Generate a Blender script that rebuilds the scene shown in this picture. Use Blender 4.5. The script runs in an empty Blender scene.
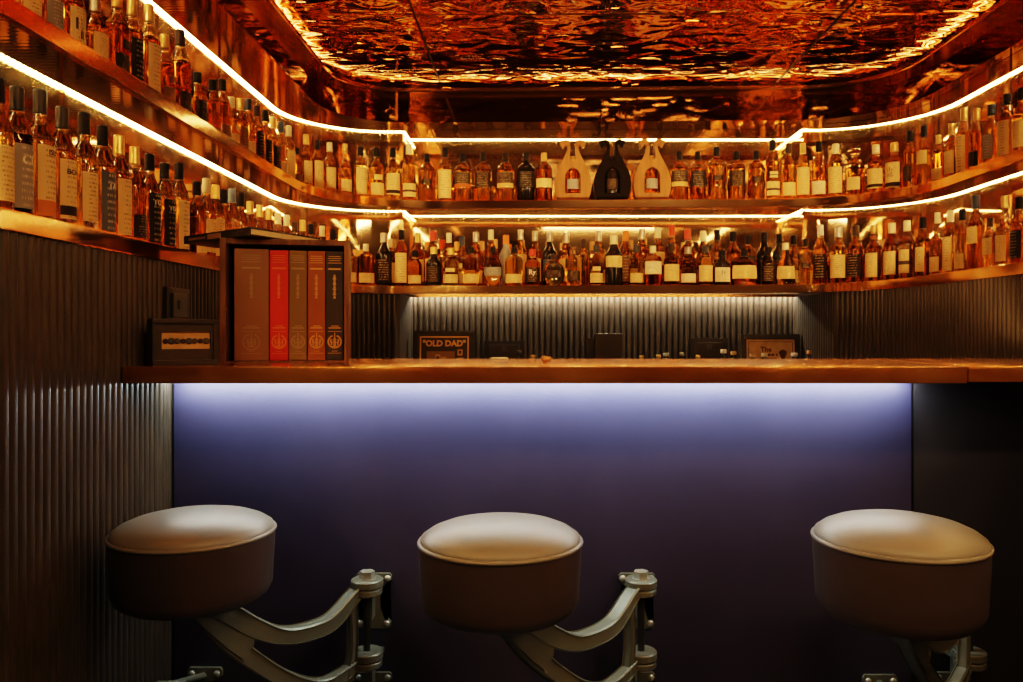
import bpy, bmesh, math, random
from math import pi, sin, cos, radians, sqrt
from mathutils import Vector, Matrix
from mathutils.geometry import tessellate_polygon
random.seed(7)
S = bpy.context.scene
COL = S.collection
CZ = 1.19                 # camera height
F = 800.0                 # focal length in pixels of the 1023 px frame
PX, PY = 535.0, 332.0     # principal point

# ------------------------------------------------------------------ materials
def mat(name, base=(.5,.5,.5), rough=.5, metal=0.0, **kw):
    m = bpy.data.materials.new(name); m.use_nodes = True
    b = m.node_tree.nodes['Principled BSDF']
    b.inputs['Base Color'].default_value = (*base, 1)
    b.inputs['Roughness'].default_value = rough
    b.inputs['Metallic'].default_value = metal
    for k, v in kw.items():
        b.inputs[k].default_value = v
    return m
def nt(m): return m.node_tree.nodes, m.node_tree.links, m.node_tree.nodes['Principled BSDF']
def noise_col(m, c1, c2, scale, coord='Object', stretch=(1,1,1), detail=4, lo=.35, hi=.65, target='Base Color'):
    N, L, b = nt(m)
    tc = N.new('ShaderNodeTexCoord'); mp = N.new('ShaderNodeMapping'); mp.inputs['Scale'].default_value = stretch
    nz = N.new('ShaderNodeTexNoise'); nz.inputs['Scale'].default_value = scale; nz.inputs['Detail'].default_value = detail
    cr = N.new('ShaderNodeValToRGB')
    cr.color_ramp.elements[0].position = lo; cr.color_ramp.elements[1].position = hi
    cr.color_ramp.elements[0].color = (*c1,1); cr.color_ramp.elements[1].color = (*c2,1)
    L.new(tc.outputs[coord], mp.inputs[0]); L.new(mp.outputs[0], nz.inputs['Vector'])
    L.new(nz.outputs['Fac'], cr.inputs[0]); L.new(cr.outputs[0], b.inputs[target])
    return nz
def noise_bump(m, scale, strength=.3, dist=.002, stretch=(1,1,1), detail=3, distort=0.0, coord='Object'):
    N, L, b = nt(m)
    tc = N.new('ShaderNodeTexCoord'); mp = N.new('ShaderNodeMapping'); mp.inputs['Scale'].default_value = stretch
    nz = N.new('ShaderNodeTexNoise'); nz.inputs['Scale'].default_value = scale; nz.inputs['Detail'].default_value = detail
    nz.inputs['Distortion'].default_value = distort
    bp = N.new('ShaderNodeBump'); bp.inputs['Strength'].default_value = strength; bp.inputs['Distance'].default_value = dist
    L.new(tc.outputs[coord], mp.inputs[0]); L.new(mp.outputs[0], nz.inputs['Vector'])
    L.new(nz.outputs['Fac'], bp.inputs['Height']); L.new(bp.outputs[0], b.inputs['Normal'])
def emission(name, col, strength, dots=None):
    m = bpy.data.materials.new(name); m.use_nodes = True
    N, L = m.node_tree.nodes, m.node_tree.links
    N.clear(); o = N.new('ShaderNodeOutputMaterial'); e = N.new('ShaderNodeEmission')
    e.inputs[0].default_value = (*col,1); e.inputs[1].default_value = strength
    L.new(e.outputs[0], o.inputs[0])
    if dots:        # single diodes along the strip (u runs along the strip in metres)
        uv = N.new('ShaderNodeUVMap'); sp = N.new('ShaderNodeSeparateXYZ'); L.new(uv.outputs[0], sp.inputs[0])
        a = N.new('ShaderNodeMath'); a.operation = 'MULTIPLY'; a.inputs[1].default_value = 2*pi/dots; L.new(sp.outputs[0], a.inputs[0])
        s = N.new('ShaderNodeMath'); s.operation = 'SINE'; L.new(a.outputs[0], s.inputs[0])
        r = N.new('ShaderNodeMapRange'); r.inputs[1].default_value = .2; r.inputs[2].default_value = .8
        r.inputs[3].default_value = strength*.12; r.inputs[4].default_value = strength*1.9
        L.new(s.outputs[0], r.inputs[0]); L.new(r.outputs[0], e.inputs[1])
    return m
def printed(name, base, ink, rows=8, band=None):
    """printed paper: rows of small illegible print, optional solid band (v0, v1, colour)"""
    m = mat(name, base, .55); N, L, b = nt(m)
    uv = N.new('ShaderNodeUVMap'); sp = N.new('ShaderNodeSeparateXYZ'); L.new(uv.outputs[0], sp.inputs[0])
    def M(op, a, c=None):
        n = N.new('ShaderNodeMath'); n.operation = op
        for i, x in enumerate((a, c)):
            if x is None: continue
            if isinstance(x, (int,float)): n.inputs[i].default_value = x
            else: L.new(x, n.inputs[i])
        return n.outputs[0]
    u, v = sp.outputs[0], sp.outputs[1]
    vr = M('MULTIPLY', v, rows*1.5); fr = M('FRACT', vr); fl = M('FLOOR', vr)
    inrow = M('MULTIPLY', M('GREATER_THAN', fr, .28), M('LESS_THAN', fr, .68))
    wn = N.new('ShaderNodeTexNoise'); wn.inputs['Scale'].default_value = 1; wn.inputs['Detail'].default_value = 1
    cb = N.new('ShaderNodeCombineXYZ'); L.new(M('MULTIPLY', u, 34), cb.inputs[0]); L.new(M('MULTIPLY', fl, 7.3), cb.inputs[1])
    oi = N.new('ShaderNodeObjectInfo'); L.new(M('MULTIPLY', oi.outputs['Random'], 50), cb.inputs[2])
    L.new(cb.outputs[0], wn.inputs['Vector'])
    marg = M('MULTIPLY', M('GREATER_THAN', u, .2), M('LESS_THAN', u, .8))
    ink_f = M('MULTIPLY', M('MULTIPLY', M('GREATER_THAN', wn.outputs['Fac'], .52), inrow), M('MULTIPLY', marg, .62))
    mx = N.new('ShaderNodeMix'); mx.data_type = 'RGBA'
    L.new(ink_f, mx.inputs[0]); mx.inputs[6].default_value = (*base,1); mx.inputs[7].default_value = (*ink,1)
    out = mx.outputs[2]
    if band:
        bf = M('MULTIPLY', M('GREATER_THAN', v, band[0]), M('LESS_THAN', v, band[1]))
        m2 = N.new('ShaderNodeMix'); m2.data_type = 'RGBA'; L.new(bf, m2.inputs[0]); L.new(out, m2.inputs[6]); m2.inputs[7].default_value = (*band[2],1)
        out = m2.outputs[2]
    L.new(out, b.inputs['Base Color'])
    return m

WARM = (1.0, .66, .27)
MT = {}
MT['led'] = emission('warm_led', (1.0,.66,.285), 64, dots=.0215)
MT['led_cove'] = emission('warm_cove_led', WARM, 7)
MT['led_white'] = emission('white_led', (1,.88,.66), 130)
MT['led_cool'] = emission('cool_led', (.84,.94,.88), 38)
MT['mirror'] = mat('bronze_mirror', (.84,.60,.34), .05, 1.0)
MT['mirror_wall'] = mat('brushed_bronze_mirror', (.74,.50,.27), .05, 1.0)
N, L, b = nt(MT['mirror_wall'])
b2 = N.new('ShaderNodeBsdfPrincipled'); b2.inputs['Base Color'].default_value = (.80,.54,.28,1); b2.inputs['Metallic'].default_value = 1
b2.inputs['Roughness'].default_value = .38; b2.inputs['Anisotropic'].default_value = .9
tg = N.new('ShaderNodeTangent'); tg.direction_type = 'RADIAL'; tg.axis = 'Z'; L.new(tg.outputs[0], b2.inputs['Tangent'])
b2.inputs['Anisotropic Rotation'].default_value = .25
mx = N.new('ShaderNodeMixShader'); mx.inputs[0].default_value = .055
L.new(b.outputs[0], mx.inputs[1]); L.new(b2.outputs[0], mx.inputs[2])
L.new(mx.outputs[0], [n for n in N if n.type == 'OUTPUT_MATERIAL'][0].inputs[0])
MT['fascia'] = mat('bronze_mirror_fascia', (.36,.19,.08), .07, 1.0); noise_bump(MT['fascia'], 5, .12, .003)
MT['copper'] = mat('polished_copper', (.93,.55,.26), .11, 1.0)
noise_col(MT['copper'], (.80,.42,.17), (.97,.61,.31), 5)
MT['shelf_top'] = mat('copper_shelf_top', (.8,.45,.2), .22, 1.0)
MT['under'] = mat('reeded_copper', (.74,.50,.27), .07, 1.0)
def reed(m, pitch, strength, dist):
    N, L, b = nt(m)
    uv = N.new('ShaderNodeUVMap'); wv = N.new('ShaderNodeTexWave'); wv.inputs['Scale'].default_value = 2*pi/(pitch*20)
    bp = N.new('ShaderNodeBump'); bp.inputs['Strength'].default_value = strength; bp.inputs['Distance'].default_value = dist
    L.new(uv.outputs[0], wv.inputs['Vector']); L.new(wv.outputs['Fac'], bp.inputs['Height']); L.new(bp.outputs[0], b.inputs['Normal'])
reed(MT['under'], .0215, .05, .002)
MT['ceiling'] = mat('rippled_copper', (.82,.43,.17), .05, 1.0)
noise_bump(MT['ceiling'], 7.5, .9, .016, stretch=(.8,1.3,1), detail=1.4, distort=.7)
MT['chrome'] = mat('copper_trim', (.85,.52,.26), .14, 1.0)
MT['seam'] = mat('dark_seam', (.02,.012,.008), .4)
MT['flute'] = mat('dark_fluted_panel', (.06,.048,.036), .38)
noise_col(MT['flute'], (.046,.036,.027), (.070,.056,.043), 60, stretch=(1,1,.15))
MT['plain'] = mat('dark_wall_paint', (.06,.045,.035), .7); noise_bump(MT['plain'], 80, .2)
MT['floor'] = mat('dark_floor', (.035,.028,.024), .35); noise_col(MT['floor'], (.025,.02,.018), (.05,.04,.033), 8)
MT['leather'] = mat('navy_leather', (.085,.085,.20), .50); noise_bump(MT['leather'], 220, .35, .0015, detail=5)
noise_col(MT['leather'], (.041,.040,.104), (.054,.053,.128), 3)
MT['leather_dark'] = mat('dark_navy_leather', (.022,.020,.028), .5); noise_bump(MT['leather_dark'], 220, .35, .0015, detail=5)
MT['counter'] = mat('copper_clad_top', (.70,.30,.08), .20, .75)
noise_col(MT['counter'], (.46,.17,.035), (.80,.37,.11), 4.5, detail=6, stretch=(1,2,2))
MT['counter_under'] = mat('counter_core', (.06,.045,.03), .6)
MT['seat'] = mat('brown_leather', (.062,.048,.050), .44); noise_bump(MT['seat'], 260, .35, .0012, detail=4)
MT['seat_top'] = mat('brown_leather_lit', (.23,.215,.19), .42); noise_bump(MT['seat_top'], 260, .3, .0012, detail=4)  # paler copy of the seat leather, highlight on the tops put into the colour
MT['iron'] = mat('painted_cast_iron', (.20,.215,.185), .36, .35); noise_bump(MT['iron'], 150, .25, .001)
MT['bolt'] = mat('steel_bolt', (.42,.43,.39), .3, .5)
MT['steel_dark'] = mat('dark_steel', (.10,.10,.09), .35, .8)
MT['plate'] = mat('bronze_plate', (.05,.04,.032), .6, .3)
MT['wood_case'] = mat('walnut_case', (.17,.075,.03), .45); noise_col(MT['wood_case'], (.11,.046,.018), (.24,.11,.045), 14, stretch=(4,4,.4))
MT['black'] = mat('black_lacquer', (.018,.014,.012), .38)
MT['frame'] = mat('black_wood_frame', (.03,.022,.018), .4)
MT['gold'] = mat('gold_print', (.75,.42,.13), .4, .5)
MT['gold_dim'] = mat('faded_gold_print', (.38,.24,.13), .5, .2)
MT['paper'] = mat('cream_pages', (.9,.72,.45), .6); noise_col(MT['paper'], (.80,.62,.36), (.93,.77,.5), 30, stretch=(1,1,14))
MT['card'] = mat('aged_card', (.62,.38,.16), .6); noise_col(MT['card'], (.55,.33,.13), (.68,.43,.20), 20)
MT['white'] = mat('white_paper', (.82,.78,.68), .6)
MT['glass'] = mat('bottle_glass', (1.0,.95,.86), .0, 0, IOR=1.45, **{'Transmission Weight':1.0})
MT['glass_dark'] = mat('black_glass', (.012,.010,.009), .08)
MT['glass_blue'] = mat('frosted_glass', (.75,.78,.80), .25, 0, IOR=1.3, **{'Transmission Weight':.7})
def liquid(name, c): return mat(name, c, 0.0, 0, IOR=1.03, **{'Transmission Weight':1.0})
MT['gold_whisky'] = liquid('pale_gold_whisky', (1.0,.84,.44))
MT['amber_whisky'] = liquid('amber_whisky', (1.0,.71,.26))
MT['dark_whisky'] = liquid('dark_amber_whisky', (.85,.43,.10))
MT['black_whisky'] = liquid('very_dark_whisky', (.10,.035,.012))
CREAM = (.80,.56,.26); INK = (.10,.05,.02)
LAB = {'cream': printed('cream_label', CREAM, INK),
       'white': printed('white_label', (.85,.70,.46), (.08,.06,.05), 7),
       'cream band': printed('cream_label_dark_band', CREAM, INK, 8, (.06,.22,(.04,.03,.025))),
       'cream stripe': printed('cream_label_stripe', CREAM, INK, 8, (.36,.52,(.09,.06,.045))),
       'orange foot': printed('cream_label_orange_foot', CREAM, INK, 9, (.0,.22,(.65,.22,.06))),
       'dark': printed('dark_label', (.028,.019,.014), (.62,.42,.20), 6),
       'brown': printed('brown_label', (.20,.10,.04), (.75,.52,.25), 6),
       'tan band': printed('dark_label_tan_band', (.055,.04,.03), (.62,.42,.20), 6, (.0,.28,(.62,.38,.15))),
       'red band': printed('dark_label_red_band', (.055,.04,.03), (.62,.42,.20), 6, (.0,.25,(.48,.13,.04))),
       'black': printed('black_label', (.02,.017,.016), (.55,.45,.30), 6),
       'blue': printed('slate_blue_label', (.10,.12,.16), (.65,.60,.5), 6),
       'grey': printed('grey_ornate_label', (.28,.26,.24), (.70,.62,.48), 6)}
CAP = {'black': mat('black_cap', (.016,.014,.013), .5), 'dark': mat('dark_brown_cap', (.06,.04,.03), .35),
       'gold': mat('gold_cap', (.85,.58,.22), .3, .7), 'cream': mat('cream_cap', (.80,.66,.44), .45),
       'silver': mat('silver_cap', (.62,.58,.52), .28, .9), 'red': mat('red_cap', (.55,.06,.025), .4),
       'orange': mat('orange_cap', (.75,.22,.04), .4), 'navy': mat('navy_cap', (.05,.065,.10), .35),
       'blue': mat('light_blue_cap', (.22,.33,.46), .4), 'grey': mat('grey_cap', (.06,.058,.055), .35),
       'clear': MT['glass']}

for m in list(LAB.values())+[CAP['black'], CAP['grey'], CAP['dark'], CAP['navy']]:
    m.node_tree.nodes['Principled BSDF'].inputs['Specular IOR Level'].default_value = .15
# ------------------------------------------------------------------ object helpers
def link(name, me, parent=None, mats=()):
    o = bpy.data.objects.new(name, me); COL.objects.link(o)
    if parent is not None: o.parent = parent
    if me is not None and hasattr(me, 'materials'):
        for m in mats: me.materials.append(m)
    return o
def to_mesh(name, bm, smooth=None):
    me = bpy.data.meshes.new(name); bmesh.ops.recalc_face_normals(bm, faces=bm.faces[:])
    if smooth is not None:
        for f in bm.faces: f.smooth = True
        for e in bm.edges:
            if len(e.link_faces) == 2 and e.calc_face_angle(0) > radians(smooth): e.smooth = False
    bm.to_mesh(me); bm.free(); return me
def obj(name, bm, m, parent=None, smooth=None, loc=None, rz=None):
    o = link(name, to_mesh(name, bm, smooth), parent, m if isinstance(m, (list,tuple)) else (m,))
    if loc is not None: o.location = loc
    if rz is not None: o.rotation_euler.z = rz
    return o
def empty(name, loc=(0,0,0), rz=0):
    o = bpy.data.objects.new(name, None); COL.objects.link(o); o.location = loc; o.rotation_euler.z = rz
    o.empty_display_size = .05; return o
def tag(o, label, cat, group=None):
    o['label'] = label; o['category'] = cat
    if group: o['group'] = group
    return o
def struct(o): o['kind'] = 'structure'; return o
def box(bm, x0, x1, y0, y1, z0, z1, bevel=0, mi=0, seg=2):
    vs = [bm.verts.new((x,y,z)) for x in (x0,x1) for y in (y0,y1) for z in (z0,z1)]
    fs = [bm.faces.new([vs[i] for i in q]) for q in ((0,1,3,2),(4,6,7,5),(0,4,5,1),(2,3,7,6),(0,2,6,4),(1,5,7,3))]
    for f in fs: f.material_index = mi
    if bevel:
        es = list({e for f in fs for e in f.edges})
        r = bmesh.ops.bevel(bm, geom=es, offset=bevel, segments=seg, profile=.6, affect='EDGES')
        for f in r['faces']: f.material_index = mi
    return vs
def B(*a, **k):
    bm = bmesh.new(); box(bm, *a, **k); return bm
def lathe(bm, prof, n=24, M=None, ys=1.0, mi=0):
    """closed solid of revolution, prof = [(r,z)...] bottom to top"""
    M = M or Matrix(); rings = []
    for r, z in prof:
        if r < 1e-6: rings.append([bm.verts.new(M @ Vector((0,0,z)))])
        else: rings.append([bm.verts.new(M @ Vector((r*cos(2*pi*i/n), ys*r*sin(2*pi*i/n), z))) for i in range(n)])
    def face(v):
        f = bm.faces.new(v); f.material_index = mi
    for a, b in zip(rings, rings[1:]):
        for i in range(n):
            j = (i+1) % n
            if len(a) == 1 and len(b) == 1: continue
            if len(a) == 1: face((a[0], b[j], b[i]))
            elif len(b) == 1: face((a[i], a[j], b[0]))
            else: face((a[i], a[j], b[j], b[i]))
    if len(rings[0]) > 1: face(rings[0][::-1])
    if len(rings[-1]) > 1: face(rings[-1])
def prism(bm, pts, z0, z1, M=None, mi=0):
    """polygon in XY extruded in Z, then transformed"""
    M = M or Matrix()
    a = [bm.verts.new(M @ Vector((x,y,z0))) for x, y in pts]; b = [bm.verts.new(M @ Vector((x,y,z1))) for x, y in pts]
    fs = [bm.faces.new(a[::-1]), bm.faces.new(b)]; n = len(pts)
    for i in range(n): fs.append(bm.faces.new((a[i], a[(i+1)%n], b[(i+1)%n], b[i])))
    for f in fs: f.material_index = mi
def fillet(pts, n=14):
    out = []
    for i, p in enumerate(pts):
        r = p[2] if len(p) > 2 else 0
        if r <= 0 or i in (0, len(pts)-1): out.append(Vector(p[:2])); continue
        P, A, C = Vector(p[:2]), Vector(pts[i-1][:2]), Vector(pts[i+1][:2])
        d1, d2 = (A-P).normalized(), (C-P).normalized()
        ang = d1.angle(d2); t = r/math.tan(ang/2); c = P + (d1+d2).normalized()*(r/sin(ang/2))
        a0, a1 = P+d1*t-c, P+d2*t-c
        tot = a0.angle_signed(a1)
        for k in range(n+1):
            v = a0.copy(); v.rotate(Matrix.Rotation(-tot*k/n, 2)); out.append(c+v)
    return out
def normals(path):
    ns = []
    for i in range(len(path)):
        d = Vector((0,0))
        segs = []
        if i > 0: segs.append((path[i]-path[i-1]).normalized())
        if i < len(path)-1: segs.append((path[i+1]-path[i]).normalized())
        nn = [Vector((s.y,-s.x)) for s in segs]      # right-hand side = the room
        if len(nn) == 2:
            m = (nn[0]+nn[1]).normalized(); m = m/max(.35, m.dot(nn[0]))
        else: m = nn[0]
        ns.append(m)
    return ns
def sweep(path, prof, closed=True):
    """profile (d towards the room, z) swept along a plan path; u = arc length"""
    bm = bmesh.new(); uv = bm.loops.layers.uv.new('UVMap'); ns = normals(path); L = [0]
    for a, b in zip(path, path[1:]): L.append(L[-1]+(b-a).length)
    rows = [[bm.verts.new((*(p+n*d), z)) for d, z in prof] for p, n in zip(path, ns)]
    m = len(prof)
    for i in range(len(path)-1):
        for j in range(m if closed else m-1):
            k = (j+1) % m
            f = bm.faces.new((rows[i][j], rows[i+1][j], rows[i+1][k], rows[i][k]))
            for l, u, v in zip(f.loops, (L[i],L[i+1],L[i+1],L[i]), (j,j,j+1,j+1)): l[uv].uv = (u, v)
    if closed:
        bm.faces.new(rows[0][::-1]); bm.faces.new(rows[-1])
    return bm
def slab(inner, outer, z0, z1):
    """horizontal board between two plan paths"""
    bm = bmesh.new(); pts = list(inner)+list(outer)[::-1]; n = len(pts)
    lo = [bm.verts.new((p.x,p.y,z0)) for p in pts]; hi = [bm.verts.new((p.x,p.y,z1)) for p in pts]
    for t in tessellate_polygon([[Vector((p.x,p.y,0)) for p in pts]]):
        for vs in (lo, hi):
            try: bm.faces.new([vs[i] for i in t])
            except ValueError: pass
    for i in range(n): bm.faces.new((lo[i], lo[(i+1)%n], hi[(i+1)%n], hi[i]))
    return bm
def resample(path, step):
    out = [path[0].copy()]; acc = 0
    for a, b in zip(path, path[1:]):
        L = (b-a).length; pos = step-acc
        while pos <= L:
            out.append(a.lerp(b, pos/L)); pos += step
        acc = (acc+L) % step if L else acc
        acc = L-(pos-step)
    return out
def fluted(path, z0, z1, pitch=.0325, depth=.0135, n=10):
    pts = resample(path, pitch); bm = bmesh.new(); cols = []
    for a, b in zip(pts, pts[1:]):
        d = (b-a).normalized(); nr = Vector((d.y,-d.x))
        for k in range(n+ (0)):
            u = k/n; w_ = (u-.5)/.42; h = depth*sqrt(max(0, 1-w_*w_))
            q = a.lerp(b, u)+nr*h; cols.append(q)
    cols.append(pts[-1])
    lo = [bm.verts.new((*q, z0)) for q in cols]; hi = [bm.verts.new((*q, z1)) for q in cols]
    for i in range(len(cols)-1): bm.faces.new((lo[i], lo[i+1], hi[i+1], hi[i]))
    return bm
def text_mesh(s, size, bold=0.0, align='CENTER'):
    c = bpy.data.curves.new('t', 'FONT'); c.body = s; c.size = size; c.align_x = align; c.align_y = 'CENTER'; c.offset = bold
    c.resolution_u = 3
    o = bpy.data.objects.new('t', c); COL.objects.link(o); bpy.context.view_layer.update()
    me = bpy.data.meshes.new_from_object(o); bpy.data.objects.remove(o); bpy.data.curves.remove(c)
    return me
GLYPH = {'mountain': [(-.42,-.30,-.32,.12),(-.06,-.30,.06,.42),(.32,-.30,.42,.12),(-.42,-.36,.42,-.26)],
 'cape': [(-.46,-.20,-.40,.10),(-.31,-.20,-.25,.30),(-.16,-.20,-.10,.10),(-.46,-.26,-.10,-.18),(-.02,.24,.46,.31),(.18,.05,.26,.45),(.02,.06,.16,.12),(.28,.06,.44,.12),(-.04,-.06,.48,.01),(.34,-.45,.42,-.02),(.06,-.32,.12,-.12),(.06,-.16,.26,-.11),(.20,-.32,.26,-.12),(.06,-.34,.26,-.29)],
 'sun': [(-.28,-.42,-.20,.42),(.20,-.42,.28,.42),(-.28,.34,.28,.42),(-.28,-.42,.28,-.34),(-.24,-.04,.24,.04)],
 'lion': [(-.12,-.18,.14,.20),(-.02,.14,.22,.36),(.18,.24,.34,.32),(.10,.02,.36,.10),(.12,.12,.34,.18),(-.16,-.40,-.04,-.14),(.06,-.34,.18,-.12),(.14,-.38,.30,-.30),(-.22,-.42,-.02,-.36),(-.26,-.10,-.10,-.04),(-.32,-.10,-.24,.28),(-.30,.22,-.14,.30)]}
def add_text(bm, s, size, fn, mi=0, bold=0.0, vert=False):
    """adds text glyphs; fn maps (x, y) on the page to a 3D point"""
    if s in GLYPH:                      # brush characters and devices drawn as short strokes
        for (x0,z0,x1,z1) in GLYPH[s]:
            f = bm.faces.new([bm.verts.new(fn(x*size, y*size)) for x, y in ((x0,z0),(x1,z0),(x1,z1),(x0,z1))]); f.material_index = mi
        return
    me = text_mesh(s, size, bold); b2 = bmesh.new(); b2.from_mesh(me); bpy.data.meshes.remove(me)
    bmesh.ops.triangulate(b2, faces=b2.faces[:])
    vm = {}
    for v in b2.verts:
        x, y = v.co.x, v.co.y
        if vert: x, y = y, -x
        vm[v] = bm.verts.new(fn(x, y))
    for f in b2.faces:
        try: g = bm.faces.new([vm[v] for v in f.verts]); g.material_index = mi
        except ValueError: pass
    b2.free()
def at(px, py, Y): return Vector(((px-PX)/F*Y, Y, CZ+(PY-py)/F*Y))

# ------------------------------------------------------------------ plan paths (left wall -> back -> right wall)
W  = fillet([(-1.30,-1.64),(-1.30,4.44,.5),(-.74,4.44),(-.74,4.62),(1.48,4.62),(1.48,4.40),(2.05,4.40,.55),(2.05,-1.64)])
W2 = fillet([(-1.30,-1.64),(-1.30,4.44,.5),(-.74,4.44),(-.74,4.71),(1.535,4.71),(1.535,4.40),(2.05,4.40,.5),(2.05,-1.64)])
F1 = fillet([(-1.05,-1.64),(-1.05,4.24,.3),(1.15,4.14)])+[Vector(p) for p in ((1.32,4.11),(1.43,4.07),(1.52,4.01),(1.59,3.92),(1.64,3.80),(1.675,3.65),(1.692,3.5),(1.70,3.3),(1.70,-1.64))]
F2 = fillet([(-1.10,-1.64),(-1.10,4.28,.6),(1.86,4.18,.6),(1.86,-1.64)])
PF = fillet([(-1.055,-1.64),(-1.055,4.20,.4),(1.83,4.13,.5),(1.83,-1.64)])
Z1, Z2, Z3 = CZ+.245, CZ+.70, CZ+1.10        # lower shelf top, upper shelf top, soffit underside
ZC = CZ+1.29                                  # ceiling

# ------------------------------------------------------------------ room shell
GL = fillet([(-1.06,-1.64),(-1.06,4.27,.3),(-.735,4.27)])
GC = fillet([(-.735,4.27),(-.735,4.70),(1.53,4.70),(1.53,4.06)])
GR = [Vector(p) for p in ((1.53,4.08),(1.58,4.02),(1.63,3.93),(1.67,3.8),(1.70,3.65),(1.715,3.5),(1.72,3.3),(1.72,-1.64))]
ZF = CZ+.205
struct(obj('wall_left', fluted(GL, 0, ZF, .0275, .0115), MT['flute'], smooth=50))
struct(obj('wall_back', fluted(GC, 0, ZF, .034), MT['flute'], smooth=50))
struct(obj('wall_right', fluted(GR, 0, ZF, .0275, .0115), MT['flute'], smooth=50))
bm = sweep(W, [(0,Z1-.01),(0,Z3+.01)], closed=False); struct(obj('wall_niche', bm, MT['mirror_wall'], smooth=40))
struct(obj('floor', B(-1.5,2.2,-1.8,5.0,-.05,0), MT['floor']))
bm = bmesh.new(); box(bm,-1.5,2.2,-1.75,-1.65,0,ZC)
struct(obj('wall_front', bm, MT['plain']))
struct(obj('ceiling', B(-1.05,1.82,-1.65,4.19,ZC,ZC+.03), MT['ceiling']))
# soffit over the niches: mirrored underside, then the fascia up to the ceiling
PFs = PF
struct(obj('ceiling_soffit', slab(PFs, W, Z3+.010, Z3+.03), MT['mirror']))
bm = sweep(PF, [(0,Z3-.004),(.006,Z3-.004),(.006,ZC),(0,ZC)]); tr1 = struct(obj('trim_1', bm, MT['fascia'], smooth=30))
bm = sweep(PF, [(.006,ZC-.052),(.062,ZC-.052),(.066,ZC-.048),(.066,ZC-.034),(.060,ZC-.034),(.060,ZC-.044),(.006,ZC-.044)])
struct(obj('trim_2', bm, MT['chrome'], smooth=30))
bm = bmesh.new()
for x in (-.49, 1.247): box(bm, x-.004, x+.004, -1.65, 4.12, ZC-.003, ZC+.001)
struct(obj('trim_3', bm, MT['seam']))
bm = bmesh.new()
for y in (3.25,1.2): box(bm, -1.04, 1.80, y-.003, y+.003, ZC-.003, ZC+.001)
struct(obj('trim_4', bm, MT['chrome']))
bm = bmesh.new()
for x in (-.72, 1.56): box(bm, x-.006, x+.006, 4.10 if x>0 else 4.165, 4.19, Z3, ZC-.052)
struct(obj('trim_5', bm, MT['chrome']))
# thin copper joints in the niche mirror
bm = bmesh.new()
for (x,y) in ((-1.298,3.3),(-1.298,2.2),(2.048,3.45),(2.048,2.5)):
    box(bm, x-.004, x+.004, y-.006, y+.006, Z1, Z3)
for x in (-.35+.35,):
    box(bm, x+.18-.006, x+.18+.006, 4.612, 4.62, Z1, Z3)
for (x,y) in ((-.74,4.44),(1.48,4.40)): box(bm, x-.010, x+.010, y-.010, y+.010, Z1, Z3)
struct(obj('trim_6', bm, MT['chrome']))

# ------------------------------------------------------------------ shelves and LED strips
def shelf(Fp, Wp, ztop, label, thick=.044, tl=0):
    t = empty('wall_shelf', (0,0,ztop)); tag(t, label, 'shelf')
    obj('shelf_board', slab(Fp, Wp, -thick+.014, -.001), MT['shelf_top'], t)
    obj('shelf_edge', sweep(Fp, [(-.012,-thick),(.004-tl,-thick),(.006-tl,-thick+.002),(.006,-.002),(.004,0),(-.012,0)]), MT['copper'], t, smooth=30)
    return t
s1 = shelf(F1, W2, Z1, 'lower copper-edged shelf running around all three walls above the fluted panelling')
s2 = shelf(F2, W, Z2, 'upper copper-edged shelf running around all three walls below the mirrored soffit', tl=.0025)
WS = [fillet([(-1.30,-1.64),(-1.30,4.44,.5),(-.76,4.44)]), [Vector((-.74,4.62)),Vector((1.48,4.62))], fillet([(1.50,4.40),(2.05,4.40,.55),(2.05,-1.64)])]
for zz, par in ((Z2-.0305, s2), (Z3+.0095, None)):
    for k, w in enumerate(WS):
        wd = (.16,.24,.14)[k]
        z = zz - .0005*k - (par.location.z if par else 0)
        bm = sweep(w, [(0.002,z),(wd,z)], closed=False)
        o = obj('reeded_underside' if par else 'ceiling_reeded', bm, MT['under'], par)
        if not par: struct(o)
LEDP = fillet([(-1.30,-1.64),(-1.30,4.44,.5),(-.735,4.44),(-.735,4.62),(1.475,4.62),(1.475,4.40),(2.05,4.40,.55),(2.05,-1.64)])
def strip(name, path, d0, d1, z, m, label, h=.006):
    t = obj(name, sweep(path, [(d0,z-.0005),(d1,z-.0005)], closed=False), m)
    return tag(t, label, 'light strip')
strip('led_strip', LEDP, .002,.014, Z3+.008, MT['led'], 'glowing warm light strip along the soffit above the upper shelf bottles', h=.007)
strip('led_strip', LEDP, .002,.014, Z2-.032, MT['led'], 'glowing warm light strip under the upper shelf above the lower bottles', h=.007)
PC = fillet([(-1.055,-1.64),(-1.055,4.20,.4),(1.83,4.13,.5),(1.83,-1.64)])
strip('led_strip', PC, .014,.024, ZC-.036, MT['led_cove'], 'warm cove light strip around the rippled copper ceiling edge', h=.005)
strip('led_strip', [Vector((-.72,4.66)),Vector((1.51,4.66))], -.004,.004, Z1-.031, MT['led_white'], 'dotted white light strip under the lower shelf over the fluted back wall', h=.004)

obj('light_lip', B(-.725,1.51,4.625,4.631,-.043,-.030), MT['copper'], s1)  # lip added to screen the white strip from the camera
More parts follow.
